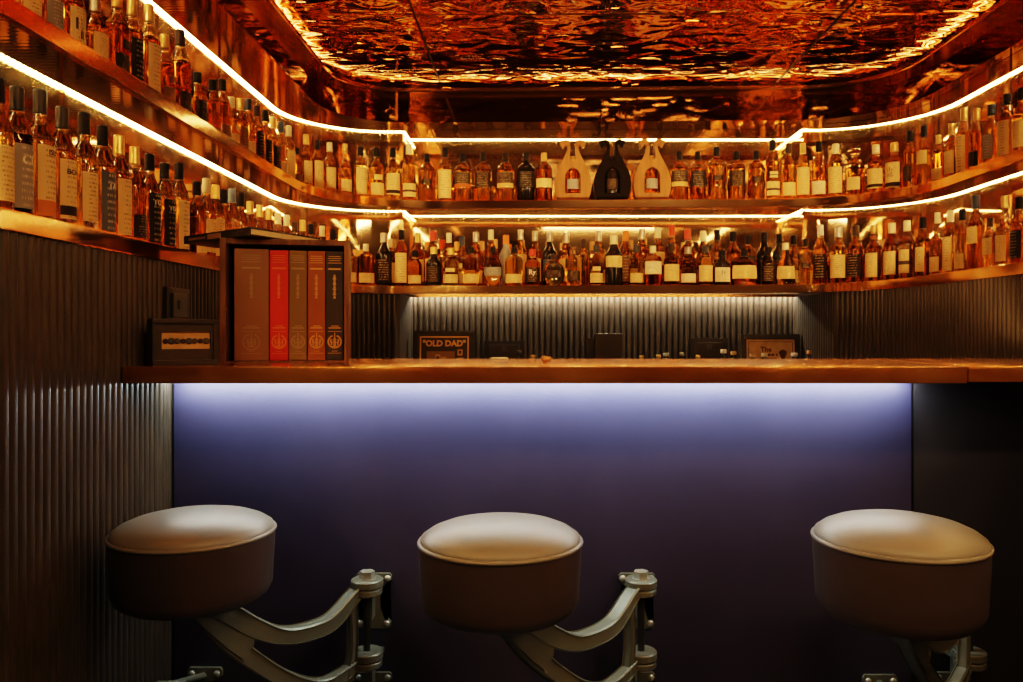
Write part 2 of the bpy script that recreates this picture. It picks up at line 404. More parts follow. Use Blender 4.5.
# ------------------------------------------------------------------ bottles
# unit profiles: radius in units of R, height in units of H; (outer profile, liquid level, cap z0, cap r, label z range, depth squash)
def curve(pts, n=5):
    return pts
BT = {
 'round': dict(p=[(.86,0),(.97,.008),(1,.025),(1,.56),(.985,.60),(.91,.645),(.74,.69),(.56,.73),(.45,.775),(.41,.81),(.395,.93),(.42,.935),(.42,.955),(.33,.96)], lv=.63, c0=.82, cr=.46, lz=(.10,.50), ys=1),
 'broad': dict(p=[(.86,0),(.97,.008),(1,.025),(1,.62),(.985,.66),(.92,.70),(.78,.735),(.55,.765),(.38,.785),(.33,.80),(.33,.93),(.37,.935),(.37,.955),(.3,.96)], lv=.66, c0=.83, cr=.36, lz=(.28,.60), ys=.8),
 'slim': dict(p=[(.86,0),(.97,.008),(1,.02),(1,.58),(.97,.63),(.85,.69),(.63,.745),(.46,.79),(.40,.83),(.385,.93),(.44,.935),(.44,.955),(.36,.96)], lv=.635, c0=.82, cr=.46, lz=(.08,.56), ys=1),
 'flare': dict(p=[(.86,0),(.97,.008),(1,.025),(1,.55),(.96,.60),(.80,.65),(.60,.685),(.48,.72),(.46,.75),(.52,.79),(.53,.82),(.46,.86),(.38,.89),(.37,.95)], lv=.62, c0=.83, cr=.44, lz=(.08,.50), ys=1),
 'decanter': dict(p=[(.90,0),(.98,.01),(1,.03),(1,.62),(.97,.67),(.85,.72),(.55,.76),(.36,.785),(.33,.84),(.42,.85),(.42,.87),(.3,.875)], lv=.60, c0=.865, cr=.40, lz=(.16,.42), ys=.9, ball=True),
 'disc': dict(p=[(.42,0),(.60,.02),(.84,.12),(.97,.26),(1,.38),(.94,.52),(.78,.64),(.55,.72),(.34,.76),(.24,.80),(.22,.93),(.26,.94),(.2,.955)], lv=.58, c0=.84, cr=.27, lz=(.26,.48), ys=.5),
 'pear': dict(p=[(.80,0),(.95,.01),(1,.06),(1,.22),(.96,.36),(.86,.48),(.70,.60),(.50,.70),(.36,.77),(.31,.83),(.30,.93),(.35,.94),(.28,.955)], lv=.60, c0=.84, cr=.36, lz=(.14,.44), ys=.8),
 'crown': dict(p=[(.74,0),(.90,.01),(.97,.08),(1,.25),(.99,.42),(.93,.55),(.80,.64),(.56,.71),(.32,.755),(.22,.78),(.20,.93),(.25,.94),(.2,.955)], lv=.62, c0=.80, cr=.24, lz=(.18,.54), ys=.5),
 'lantern': dict(p=[(.84,0),(.96,.01),(1,.03),(1,.50),(.96,.54),(.80,.57),(.50,.60),(.42,.64),(.50,.68),(.48,.74),(.34,.79),(.31,.93),(.35,.94),(.28,.955)], lv=.56, c0=.83, cr=.38, lz=(.08,.44), ys=1),
}
def radius(p, z):
    for (r0,z0),(r1,z1) in zip(p, p[1:]):
        if z0 <= z <= z1 and z1 > z0: return r0+(r1-r0)*(z-z0)/(z1-z0)
    return p[-1][0]
MESH = {}
def label_bm(p, ys, z0, z1, half=1.15, n=12, off=1.012, rows=4):
    bm = bmesh.new(); uv = bm.loops.layers.uv.new('UVMap'); g = []
    for j in range(rows+1):
        z = z0+(z1-z0)*j/rows; r = radius(p, z)*off
        g.append([bm.verts.new((r*sin(-half+2*half*i/n), -ys*r*cos(-half+2*half*i/n), z)) for i in range(n+1)])
    for j in range(rows):
        for i in range(n):
            f = bm.faces.new((g[j][i], g[j][i+1], g[j+1][i+1], g[j+1][i])); f.smooth = True
            for l, (a, b) in zip(f.loops, ((i,j),(i+1,j),(i+1,j+1),(i,j+1))): l[uv].uv = (a/n, b/rows)
    return bm
def bmesh_to(name, bm, m):
    me = bpy.data.meshes.new(name); bm.to_mesh(me); bm.free(); me.materials.append(m); return me
LZ = {'full': None, 'low': (.07,.30), 'mid': (.28,.46), 'tall': (.06,.58), 'high': (.36,.58), 'small': (.36,.46), 'square': (.12,.38)}
def meshes(kind):
    if kind in MESH: return MESH[kind]
    d = BT[kind]; p = d['p']; out = {}
    bm = bmesh.new(); lathe(bm, p, 28, ys=d['ys']); out['glass'] = to_mesh('bottle', bm, 60); out['glass'].materials.append(MT['glass'])
    q = [(r*.955 if i else r*.9, max(z,.022)) for i, (r,z) in enumerate(p) if z < d['lv']]
    q = [(q[0][0]*.8, .018)]+[t for t in q if t[1] > .022]+[(radius(p,d['lv'])*.955, d['lv'])]
    bm = bmesh.new(); lathe(bm, q, 28, ys=d['ys']); out['liquid'] = to_mesh('whisky', bm, 60); out['liquid'].materials.append(MT['amber_whisky'])
    bm = bmesh.new(); c = d['cr']; z = d['c0']
    if d.get('ball'):
        lathe(bm, [(.30,z),(.36,z+.012),(.36,z+.03),(.60,z+.045),(.72,z+.07),(.70,1-.02),(.55,1-.006),(0,1)], 20)
    else:
        lathe(bm, [(c,z),(c*1.02,z+.004),(c,z+.035),(c*.95,z+.04),(c*.97,z+.045),(c*.97,.985),(c*.85,.997),(0,1)], 20)
    out['cap'] = to_mesh('cap', bm, 40); out['cap'].materials.append(CAP['black'])
    MESH[kind] = out; return out
def label_mesh(kind, lz):
    key = (kind, lz)
    if key not in MESH:
        d = BT[kind]; z = LZ[lz] or d['lz']
        half = {'small':.6, 'square':.75}.get(lz, 1.15)
        MESH[key] = bmesh_to('label', label_bm(d['p'], d['ys'], z[0], z[1], half), LAB['cream'])
    return MESH[key]
def slotmat(o, m):
    o.material_slots[0].link = 'OBJECT'; o.material_slots[0].material = m
ORD = 'first second third fourth fifth sixth seventh eighth ninth tenth eleventh twelfth thirteenth fourteenth fifteenth sixteenth seventeenth eighteenth nineteenth twentieth'.split()
TENS = {2:'twenty',3:'thirty',4:'forty'}
def ordinal(n):
    if n <= 20: return ORD[n-1]
    return TENS[n//10]+'-'+ORD[n%10-1] if n % 10 else {30:'thirtieth',40:'fortieth'}[n]
def on_path(px, path, off, Yhint=None):
    """plan point where the sight line of column px meets the line 'off' metres behind the shelf edge"""
    ns = normals(path); P = [p-n*off for p, n in zip(path, ns)]; k = (px-PX)/F; hits = []
    for a, b in zip(P, P[1:]):
        fa, fb = a.x-k*a.y, b.x-k*b.y
        if fa*fb <= 0 and fa != fb:
            q = a.lerp(b, fa/(fa-fb)); d = (b-a).normalized(); hits.append((q, Vector((d.y,-d.x))))
    return max(hits, key=lambda h: h[0].y) if hits else None
LIQ_WORD = {'g':('pale gold','gold_whisky'),'a':('amber','amber_whisky'),'d':('dark amber','dark_whisky'),'b':('black',None),'k':('very dark','black_whisky'),'f':('frosted','gold_whisky')}
def bottle(p, n, R, H, zs, kind, liq, cap, lab, lz, label, group, texts=()):
    ms = meshes(kind); d = BT[kind]
    o = link('whisky_bottle', ms['glass']); tag(o, label, 'bottle', group)
    o.location = (p.x, p.y, zs+.0005); o.rotation_euler.z = math.atan2(n.y, n.x)+pi/2; o.scale = (R, R, H)
    slotmat(o, MT['glass_dark'] if liq == 'b' else MT['glass_blue'] if liq == 'f' else MT['glass'])
    if liq not in 'b':
        q = link('whisky', ms['liquid'], o); slotmat(q, MT[LIQ_WORD[liq][1]])
    c = link('cap', ms['cap'], o); slotmat(c, CAP[cap])
    if lab:
        if texts:
            z = LZ[lz] or d['lz']; bm = label_bm(d['p'], d['ys'], z[0], z[1], 1.15)
            for (s, zc, size, tm) in texts:
                rr = radius(d['p'], zc)*1.02
                add_text(bm, s, size, lambda x, y: (rr*sin(x/R), -d['ys']*rr*cos(x/R), zc+y/H), 1, bold=.0006)
            me = bmesh_to('label', bm, LAB[lab]); me.materials.append(texts[0][3]); link('label', me, o)
        else:
            l = link('label', label_mesh(kind, lz), o); slotmat(l, LAB[lab])
            if lz in ('low','square') and random.random() < .2 and kind in ('round','slim'):
                nl = link('neck_label', label_mesh(kind,'small'), o); slotmat(nl, LAB[lab])
    return o
LABWORD = {'cream':'cream label','white':'white label','cream band':'cream dark-banded label','cream stripe':'cream dark-striped label',
  'orange foot':'cream orange-footed label','dark':'dark label','brown':'brown label','tan band':'dark tan-banded label','red band':'dark red-banded label',
  'black':'black label','blue':'slate-blue label','grey':'grey ornate label'}
def place_row(data, path, off, zs, where, group):
    """data rows: column, top row, width px, kind, liquid, cap, label, label zone[, texts]"""
    data = sorted(data, key=lambda r: r[0]); hits = []
    for r in data:
        h = on_path(r[0], path, off); p, n = h
        tan = Vector((-n.y, n.x)); view = Vector((p.x,p.y)).normalized()
        R = .5*r[2]/F*p.y*abs(view.y)/1.0 if abs(n.y) > .7 else .5*r[2]/F*p.y*.95
        kind = r[3]
        lo, hi = (.031,.047) if kind not in ('disc','crown','pear') else (.045,.075)
        R = min(max(R, lo), hi); H = (PY-r[1])/F*p.y-(zs-CZ)
        H = min(max(H, .17), .345); hits.append([p, n, R, H])
    for i in range(len(hits)-1):          # keep neighbours apart
        a, b = hits[i], hits[i+1]; dist = (a[0]-b[0]).length
        if a[2]+b[2] > dist*.975:
            k = dist*.975/(a[2]+b[2]); a[2] *= k; b[2] *= k
    for i, (r, (p, n, R, H)) in enumerate(zip(data, hits)):
        lw = LIQ_WORD[r[4]][0]
        lb = LABWORD[r[6]] if r[6] else 'no label'
        label = f'{lw} bottle, {r[5]} cap, {lb}, {ordinal(i+1)} from left {where}'
        bottle(p, n, R, H, zs, r[3], r[4], r[5], r[6], r[7], label, group, r[8] if len(r) > 8 else ())
TW = mat('pale_lettering', (.80,.70,.52), .5); TK = mat('black_lettering', (.03,.02,.015), .5); TG = mat('gold_lettering', (.8,.55,.2), .4)
TR = mat('white_lettering', (.85,.78,.66), .5)

UB = [ # upper shelf, back run
 (345,144,14,'lantern','a','gold','cream','low'),(360.5,147,13.5,'slim','g','black','cream','tall'),(376.6,147.7,15,'round','a','black','cream','low'),
 (392.8,148,14.5,'round','g','black','cream band','full'),(409,144,14,'slim','a','cream','cream stripe','low'),(427,154,17.5,'broad','a','black','dark','small'),
 (445,148,14,'slim','d','black','cream','tall'),(463,153.7,18,'broad','a','black','red band','full'),(483,153,18,'broad','a','black','dark','full'),
 (505.5,153.5,18,'broad','a','black','tan band','full'),(526,152.7,18,'broad','b','black','black','full'),(544,153,16.5,'broad','d','gold','cream','mid'),
 (679.4,151.6,18,'broad','a','black','tan band','full'),(697.7,151.6,16,'broad','d','black','black','full'),(716.7,147,19.5,'broad','a','black','dark','small'),
 (736.5,151.6,18,'broad','a','black','dark','full'),(756.3,151,17,'broad','a','black','dark','small'),(772.5,139.7,14.5,'slim','a','black','cream stripe','low'),
 (788.7,143.4,14,'round','a','dark','cream','low'),(803,143.4,13.5,'slim','a','gold','cream','full'),(818.8,141.9,15,'slim','d','black','white','low'),
 (835.6,144,15,'slim','a','cream','cream','full'),(855,148.8,20,'decanter','a','clear','cream','square'),(876,145,17.5,'round','a','cream','cream band','full'),
 (894.4,143,17.5,'round','a','gold','cream band','tall',(('mountain',.44,.030,TK),('cape',.33,.030,TK)))]
UR = [ # upper shelf, right run
 (910,131,14,'round','a','black','dark','square'),(924,126,14,'round','a','black','cream','high'),(938.5,135.4,15,'broad','d','gold','cream','low'),
 (952,124,15,'round','a','gold','cream','full'),(964.4,108,16,'slim','a','gold','cream','tall'),(977,108.6,15,'round','d','gold','black','low'),
 (991.6,104.6,17,'round','a','navy','grey','full'),(1007.5,94,19,'flare','a','black','cream','tall'),(1022,88,18,'round','a','black','cream','full')]
UL = [ # upper shelf, left run
 (1,-75,26,'round','g','gold','cream','full'),(26,-62,26,'slim','g','cream','cream','tall'),(49,-40,25,'round','a','dark','grey','full'),(72,-24,26,'slim','d','gold','cream','tall',(('lion',.34,.075,TK),)),
 (95,0,25,'round','a','silver','cream','full'),(117,-8,24,'round','d','gold','black','low'),(132,0,22,'slim','a','gold','black','full'),
 (149,5,22,'slim','a','gold','cream','tall'),(164.5,35,20,'round','d','gold','brown','low'),(180,30,22,'slim','d','dark','dark','low'),(197.5,72.5,18,'round','a','black','black','full'),
 (212.5,80,17,'slim','d','black',None,'full'),(222,79.5,16,'slim','d','black','brown','low'),(231,97.5,14,'round','a','cream','cream','low'),
 (240,99,14,'round','d','gold','brown','full'),(248,99,14,'round','a','navy','cream','low'),(256.5,106,13,'slim','d','dark','dark','full'),
 (265,110.5,13,'round','a','black','black','full'),(273,117.5,13,'round','a','gold','dark','full'),(281,122,13,'round','g','navy','cream','low'),
 (288.5,126,12,'slim','g','cream','cream','full'),(296.6,147.6,11,'slim','d','black','brown','low'),(306,134.6,13,'round','a','gold','cream','full'),
 (317,140,12.5,'slim','a','black','cream','tall'),(329.5,142.6,13.5,'round','a','cream','cream','full')]
LF = [ # lower shelf, back run, front row
 (350,243,13,'round','a','dark','cream','low'),(365.9,244,17,'broad','d','cream','cream','low'),(383.8,233,16,'round','b','silver','dark','full'),
 (401.4,229.7,13.5,'slim','d','black','cream','tall'),(415,250.6,15.5,'round','d','black','cream','low'),(433.8,247,15.5,'round','b','gold','dark','full'),
 (451,248,16,'round','g','gold','cream','low'),(471,247,18,'broad','a','black','cream','low'),(493,247,19,'disc','a','black','grey','full'),
 (514,247,18,'broad','a','black','cream','low'),(532.5,249.5,15.5,'round','d','red','dark','full',(('Ry',.36,.036,TR),)),(553.8,257,22,'disc','g','dark','dark','full'),
 (574,247,18,'broad','g','clear','dark','square'),(596.5,245,14,'round','g','grey','cream','low'),(613.8,235.5,19,'round','b','cream','cream','high'),
 (636.4,245,14,'round','g','grey','cream','low'),(653,246,18,'broad','d','cream','white','full'),(671.5,244,17,'round','d','dark','cream','full'),
 (688,247,17,'round','d','silver','white','low'),(705.3,246,15,'round','a','grey','cream','full'),(722,250.6,16.5,'round','b','black','white','full',(('sun',.36,.03,TK),)),
 (744,249,27,'crown','d','black','cream','full'),(768,247,16,'round','a','black','dark','full'),(785.6,243,22,'pear','g','cream','cream','full'),
 (805.6,238.7,17,'broad','g','black','dark','small'),(820.5,225,16,'round','d','silver','dark','full'),(838.4,227,17,'round','a','silver','cream','full'),
 (855.6,225.8,17,'round','d','dark','dark','full'),(874,225,17,'flare','a','gold','cream','full'),(892,223,17,'round','a','cream','cream','full'),
 (907,220.5,16,'round','a','cream','cream stripe','full')]
LK = [ # lower shelf, back run, second row
 (390,238.7,12,'round','g','cream','cream','full'),(418,232.7,14,'round','a','gold','cream','full'),(433,231,16,'round','d','red','cream','full'),(449,233,13,'slim','d','cream','brown','full'),(462,236.5,14,'round','g','navy','cream','low'),
 (476,232,15,'round','d','silver','cream','low'),(491,229.7,13,'round','d','cream','white','low'),(506,235,14,'round','f','orange',None,'full'),
 (520.6,229.7,13,'slim','a','silver','cream','full'),(535,231,13,'round','d','silver','cream','full'),(549.7,232,14,'round','b','silver','blue','full'),
 (566,233,15,'round','a','silver','cream','full'),(583.6,239,12,'slim','a','dark',None,'full'),(598.7,231,13,'round','a','silver','cream','low'),
 (625.6,231,14,'slim','d','orange','brown','full'),(642,229,15,'round','d','silver','cream','low'),(657.5,227.5,15,'round','a','cream','cream','high'),
 (672,224.7,14,'round','d','red','dark','full'),(687.7,229,15,'round','d','red','dark','full'),(703,231,14,'round','g','cream','cream','low'),
 (717,230,14,'round','a','black','dark','low'),(733,231.5,15,'round','d','black','brown','low'),(748,235.5,15,'broad','a','black','dark','full'),
 (764,232.7,15,'round','b','black','black','full'),(779,234,14,'round','b','black','dark','full'),(794,235.5,14,'round','g','black','cream','low')]
LR = [ # lower shelf, right run
 (923,217.5,15.5,'round','d','black','cream','full'),(937.5,212.6,15.5,'lantern','a','cream','cream','low'),(950.5,210.6,15,'slim','g','white' if False else 'cream','cream','tall'),
 (962.5,209,15,'round','g','black','cream','low'),(976,195.3,17,'round','d','navy','cream','high'),(990,218,17,'broad','a','dark','cream','full'),
 (1004.5,195.7,17,'lantern','g','gold','cream','full'),(1019.5,196.7,18,'round','d','black','black','full')]
LL = [ # lower shelf, left run
 (-3,78,30,'round','g','black','cream','full'),(17,87,30,'slim','k','grey','grey','full',(('CÚ',.44,.030,TW),)),(40,90,28,'round','g','grey','orange foot','tall',(('ISLE',.53,.016,TK),)),(62,107,26,'slim','a','grey','cream band','full',(('BOW',.46,.018,TK),)),
 (84,113,25,'round','g','black','cream','full'),(102.5,126,24,'slim','a','black','blue','tall',(('TAL',.46,.022,TW),)),(119,135.5,23,'slim','d','gold','cream','tall'),
 (134.5,147,22,'round','d','gold','black','low'),(149.5,154,21,'round','d','black','black','tall',(('TOM',.48,.022,TW),)),(164.5,163,20,'slim','d','black','black','tall',(('TOM',.48,.020,TW),)),
 (179,163,20,'slim','a','black','cream','tall'),(196.7,181.5,19,'round','d','black','cream','low'),(206.5,178.5,16,'round','d','cream','cream','full'),
 (215.5,185,15,'slim','a','gold','cream','full'),(223.5,190,14,'round','d','black','brown','low'),(232,189,14,'slim','a','blue','cream','low'),(240.5,193,13,'round','d','black','cream','full'),
 (250,201.5,13,'slim','g','gold','cream','full'),(259.5,205,12,'round','a','gold','brown','full'),(268.5,208,12.5,'slim','g','gold','cream','full'),
 (278,213,12,'round','a','cream','cream','full'),(286.6,215,12,'slim','a','cream','cream','full'),(294.5,222,11.5,'round','d','dark','brown','full'),
 (302.5,220,11.5,'slim','g','gold','cream','full'),(311,224,11.5,'round','a','black','cream','full'),(322,226,12,'round','g','cream','cream','full'),(333,230,12,'slim','d','black','brown','full')]
place_row(UB, F2, .065, Z2, 'on upper back shelf', 'bottles on the upper back shelf')
place_row(UR, F2, .065, Z2, 'on upper right shelf', 'bottles on the upper right shelf')
place_row(UL, F2, .075, Z2, 'on upper left shelf', 'bottles on the upper left shelf')
place_row(LF, F1, .075, Z1, 'front row, lower back shelf', 'front row bottles on the lower back shelf')
place_row(LK, F1, .19, Z1, 'second row, lower back shelf', 'second row bottles on the lower back shelf')
place_row(LR, F1, .085, Z1, 'on lower right shelf', 'bottles on the lower right shelf')
place_row(LL, F1, .085, Z1, 'on lower left shelf', 'bottles on the lower left shelf')

# ------------------------------------------------------------------ bottles in carved wooden cradles
def cradle(px, tone, label):
    p, n = on_path(px, F2, .075)
    t = empty('cradled_bottle', (p.x, p.y, Z2+.0005), math.atan2(n.y,n.x)+pi/2); tag(t, label, 'bottle', 'bottles in carved wooden cradles')
    wood = MT['cr_'+tone]; H = .325
    half = [(.078,0),(.088,.02),(.097,.055),(.100,.09),(.094,.13),(.080,.17),(.062,.205),(.046,.235),(.034,.262),(.026,.29)]
    bm = bmesh.new()
    # side walls of the cradle, one on each side, joined by the foot
    for s in (-1,1):
        pts = [(s*x,z) for x, z in half+[(.013,.29),(.0145,.262),(.017,.228),(0,.214),(0,.180),(.012,.175),(.030,.162),(.040,.145),(.042,.125),(.042,.046),(.038,.040),(0,.040),(0,0)]]
        M = Matrix(((1,0,0,0),(0,0,1,0),(0,1,0,0),(0,0,0,1)))
        prism(bm, pts if s > 0 else pts[::-1], -.042, .042, M)
    bmesh.ops.remove_doubles(bm, verts=bm.verts[:], dist=1e-5)
    bmesh.ops.triangulate(bm, faces=[f for f in bm.faces if len(f.verts) > 4])
    obj('cradle', bm, wood, t)
    for s in (-1,1):       # carved dragon heads looking outwards: curved neck, skull, open jaw and crest
        bm = bmesh.new()
        neck = [(.0195,.283),(.0215,.300),(.026,.315),(.034,.325)]
        outline = [(.026,.290),(.030,.301),(.038,.305),(.047,.297),(.050,.288),(.058,.291),(.060,.297),(.053,.301),(.063,.304),(.068,.309),(.066,.317),(.071,.325),(.060,.327),(.050,.331),(.038,.333),(.026,.331),(.018,.323),(.014,.305),(.013,.290)]
        M = Matrix(((s,0,0,0),(0,0,1,0),(0,1,0,0),(0,0,0,1)))
        prism(bm, outline, -.018, .018, M)
        for k in range(3):
            x = .034+.011*k
            prism(bm, [(x,.312),(x+.012,.308),(x+.013,.312),(x+.001,.317)], -.021, .021, M)
        bmesh.ops.triangulate(bm, faces=[f for f in bm.faces if len(f.verts) > 4])
        obj('dragon_head', bm, wood, t)
    ms = meshes('round'); d = BT['round']
    b = link('glass_bottle', ms['glass'], t); b.location = (0,0,.040); b.scale = (.043,.038,.205); slotmat(b, MT['glass'] if tone == 'tan' else MT['glass_dark'])
    if tone == 'tan':
        w = link('whisky', ms['liquid'], b); slotmat(w, MT['dark_whisky'])
    c = link('cap', ms['cap'], b); slotmat(c, CAP['gold'] if tone == 'tan' else CAP['dark'])
    l = link('label', label_mesh('round','square'), b); slotmat(l, LAB['grey'] if tone == 'tan' else LAB['dark'])
    return t
MT['cr_tan'] = mat('tan_carved_wood', (.30,.14,.04), .6); noise_col(MT['cr_tan'], (.25,.11,.03), (.36,.17,.055), 30, stretch=(1,1,.15))
MT['cr_black'] = mat('black_carved_wood', (.008,.005,.0035), .55, **{'Specular IOR Level':.12})
cradle(572.8, 'tan', 'whisky bottle in tan wooden dragon-headed cradle, left of the black cradle')
cradle(612, 'black', 'whisky bottle in black wooden dragon-headed cradle on upper back shelf')
cradle(651.5, 'tan', 'whisky bottle in tan wooden dragon-headed cradle, right of the black cradle')

# ------------------------------------------------------------------ bar counter
ZT = CZ-.0875; TH = .0425; YF, YB, YP = 2.02, 2.62, 2.31
bar = empty('bar_counter', (0,YP,0)); tag(bar, 'copper-topped bar counter with navy leather front panel and glowing underside', 'bar counter')
def P(bm): bmesh.ops.translate(bm, verts=bm.verts[:], vec=(0,-YP,0)); return bm
obj('countertop', P(B(-1.044,1.0915,YF,YB,ZT-TH,ZT,bevel=.003)), MT['counter'], bar, smooth=40)
obj('front_panel', P(B(-1.044,1.088,YP,YP+.03,.0,ZT-TH,bevel=.004)), MT['leather'], bar, smooth=40)
obj('carcass', P(B(-1.04,1.088,YP+.03,YB-.03,.0,ZT-TH)), MT['counter_under'], bar)
flap = empty('counter_flap', (1.4,YP,0)); tag(flap, 'hinged copper-topped counter flap and dark leather gate at the right end', 'counter flap')
def P2(bm): bmesh.ops.translate(bm, verts=bm.verts[:], vec=(-1.4,-YP,0)); return bm
obj('flap_top', P2(B(1.0945,1.705,YF,YB,ZT-.039,ZT+.0015,bevel=.003)), MT['counter'], flap, smooth=40)
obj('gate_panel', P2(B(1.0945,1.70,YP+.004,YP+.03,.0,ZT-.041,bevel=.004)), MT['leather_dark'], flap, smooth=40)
st = obj('led_strip', B(-1.04,1.08,YP-.055,YP-.035,ZT-TH-.008,ZT-TH-.0005), MT['led_cool']); tag(st, 'cool white light strip under the bar counter overhang', 'light strip')

# ------------------------------------------------------------------ swing-out bar stools
def catmull(pts, n=8):
    out = []; P_ = [pts[0]]+list(pts)+[pts[-1]]
    for i in range(1, len(P_)-2):
        p0,p1,p2,p3 = [Vector(q) for q in P_[i-1:i+3]]
        for k in range(n):
            t = k/n
            out.append(.5*((2*p1)+(-p0+p2)*t+(2*p0-5*p1+4*p2-p3)*t*t+(-p0+3*p1-3*p2+p3)*t**3))
    out.append(Vector(pts[-1])); return out
def ribbon(bm, pts, hs, w, bev=.004):
    """flat bar in the XZ plane: centre line pts (x,z), heights hs, width w in Y, chamfered edges"""
    C = catmull(pts); Hs = [v.x for v in catmull([(h,0) for h in hs])]; rows = []
    for i, c in enumerate(C):
        a = C[max(0,i-1)]; b = C[min(len(C)-1,i+1)]; d = (b-a).normalized(); nn = Vector((-d.y,d.x)); h = Hs[i]/2
        sec = []
        for sy, sh in ((-1,-1),(1,-1),(1,1),(-1,1)):
            o1 = (sy*(w/2-bev), sh*h); o2 = (sy*w/2, sh*(h-bev))
            sec += [o1,o2] if sy*sh > 0 else [o2,o1]
        rows.append([bm.verts.new((c.x+nn.x*q[1], q[0], c.y+nn.y*q[1])) for q in sec])
    m = 8
    for r0, r1 in zip(rows, rows[1:]):
        for j in range(m): bm.faces.new((r0[j], r0[(j+1)%m], r1[(j+1)%m], r1[j]))
    bm.faces.new(rows[0][::-1]); bm.faces.new(rows[-1])
SEAT_Z = CZ-.465; SR = .182; SB = CZ-.622
def stool(hub, hinge, label, sb=None, zsc=1.0):
    t = empty('bar_stool', (hinge[0], YP-.001, 0)); tag(t, label, 'bar stool', 'swing-out bar stools along the bar')
    def lc(x, y, z): return (x-hinge[0], y-YP+.001, z)
    # seat
    prof = [(0,0),(.135,0),(.155,.004),(.168,.014),(.1755,.032),(.177,.070),(.180,.115),(.181,.154)]
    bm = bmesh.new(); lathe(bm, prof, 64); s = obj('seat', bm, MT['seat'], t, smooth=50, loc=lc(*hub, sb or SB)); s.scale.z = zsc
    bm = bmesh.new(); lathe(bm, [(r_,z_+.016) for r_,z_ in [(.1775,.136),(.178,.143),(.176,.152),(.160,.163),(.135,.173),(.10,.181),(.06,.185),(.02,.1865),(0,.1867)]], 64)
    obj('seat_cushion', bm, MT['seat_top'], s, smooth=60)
    bm = bmesh.new(); n, m, r = 64, 10, .0048
    g = [[bm.verts.new(((SR-.002+r*cos(2*pi*j/m))*cos(2*pi*i/n), (SR-.002+r*cos(2*pi*j/m))*sin(2*pi*i/n), .156+r*sin(2*pi*j/m))) for j in range(m)] for i in range(n)]
    for i in range(n):
        for j in range(m): bm.faces.new((g[i][j], g[(i+1)%n][j], g[(i+1)%n][(j+1)%m], g[i][(j+1)%m]))
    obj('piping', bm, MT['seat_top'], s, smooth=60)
    # arm
    v = Vector((hub[0]-hinge[0], hub[1]-hinge[1])); L = v.length
    bm = bmesh.new(); z = lambda q: CZ+q
    T = lambda a: [(s_*L, z(q)) for s_, q in a]
    ribbon(bm, T([(.03,-.694),(.10,-.720),(.24,-.770),(.40,-.778),(.55,-.765),(.70,-.725),(.85,-.668),(.97,-.632)]), [.024,.034,.042,.042,.042,.05,.05,.04], .043)
    ribbon(bm, T([(.99,-.625),(.93,-.672),(.84,-.735),(.70,-.806),(.50,-.886),(.30,-.932),(.12,-.915),(.03,-.893)]), [.05,.055,.05,.045,.042,.04,.034,.024], .034)
    ribbon(bm, T([(.115,-.72),(.10,-.78),(.10,-.86),(.125,-.945)]), [.030,.024,.024,.03], .030)
    lathe(bm, [(.075,SB-.012),(.075,SB-.0005)], 32, Matrix.Translation((L,0,0)))
    for zc in (-.692,-.890):                     # eyes around the hinge pin
        lathe(bm, [(.041,z(zc)-.011),(.044,z(zc)-.008),(.044,z(zc)+.008),(.041,z(zc)+.011)], 28)
    web = [(q_*L,z(h_)) for q_, h_ in [(.70,-.728),(.80,-.690),(.87,-.655),(.90,-.6235),(1.04,-.6235),(1.01,-.665),(.94,-.705),(.84,-.758),(.76,-.795),(.71,-.765)]]
    prism(bm, web, -.019, .019, Matrix(((1,0,0,0),(0,0,1,0),(0,1,0,0),(0,0,0,1))))
    for k in range(5):                          # raised casting marks on the inner rib
        zz = z(-.80-.012*k); w = .004+.003*(k%2); box(bm, .115*L-.016, .115*L-.0155+.012, -.0165, -.0148, zz, zz+.005)
    obj('swing_arm', bm, MT['iron'], t, smooth=40, loc=lc(*hinge, 0), rz=math.atan2(v.y, v.x))
    # hinge pin and hex bolt
    pm = bmesh.new(); lathe(pm, [(.0095,z(-.93)),(.0095,z(-.69))], 16); obj('hinge_pin', pm, MT['steel_dark'], t, smooth=40, loc=lc(*hinge,0))
    hb = bmesh.new(); prism(hb, [(.021*cos(pi/3*k+.2), .021*sin(pi/3*k+.2)) for k in range(6)], z(-.680), z(-.660))
    lathe(hb, [(.024,z(-.682)),(.024,z(-.679))], 20)
    obj('hex_bolt', hb, MT['bolt'], t, loc=lc(*hinge,0))
    # wall mounts: upper plate with four bolts, lower plate with two
    def mount(ztop, h, knuckles, name, bolts):
        pm = bmesh.new(); hw = .052; ww = .020
        pts = [(-hw+.006,0),(hw-.006,0),(hw,-.006),(hw,-.020),(hw-.008,-.028),(ww+.006,-.042),(ww,-.06),(ww,-h+.06),(ww+.006,-h+.044),(hw-.010,-h+.028),(hw-.002,-h+.018),(hw-.004,-h+.004),(hw-.012,-h)]
        pts = pts+[(-x,y) for x, y in pts[::-1] if True][:-2]+[]
        M = Matrix(((1,0,0,0),(0,0,-1,0),(0,1,0,ztop),(0,0,0,1)))
        prism(pm, pts, 0, .010, M)
        bmesh.ops.triangulate(pm, faces=[f for f in pm.faces if len(f.verts) > 4])
        yh = YP-hinge[1]
        for kz in knuckles:
            lathe(pm, [(.039,z(kz)-.009),(.042,z(kz)-.006),(.042,z(kz)+.006),(.039,z(kz)+.009)], 24, Matrix.Translation((0,-yh,0)))
            prism(pm, [(-.030,-yh),(.030,-yh),(.020,-.045),(.03,-.005),(-.03,-.005),(-.020,-.045)], z(kz)-.008, z(kz)+.008)
        if len(knuckles):
            k0 = z(knuckles[0]); prism(pm, [(-.005,-.055),(.005,-.055),(.005,-.005),(-.005,-.005)], k0-.10, k0-.005)
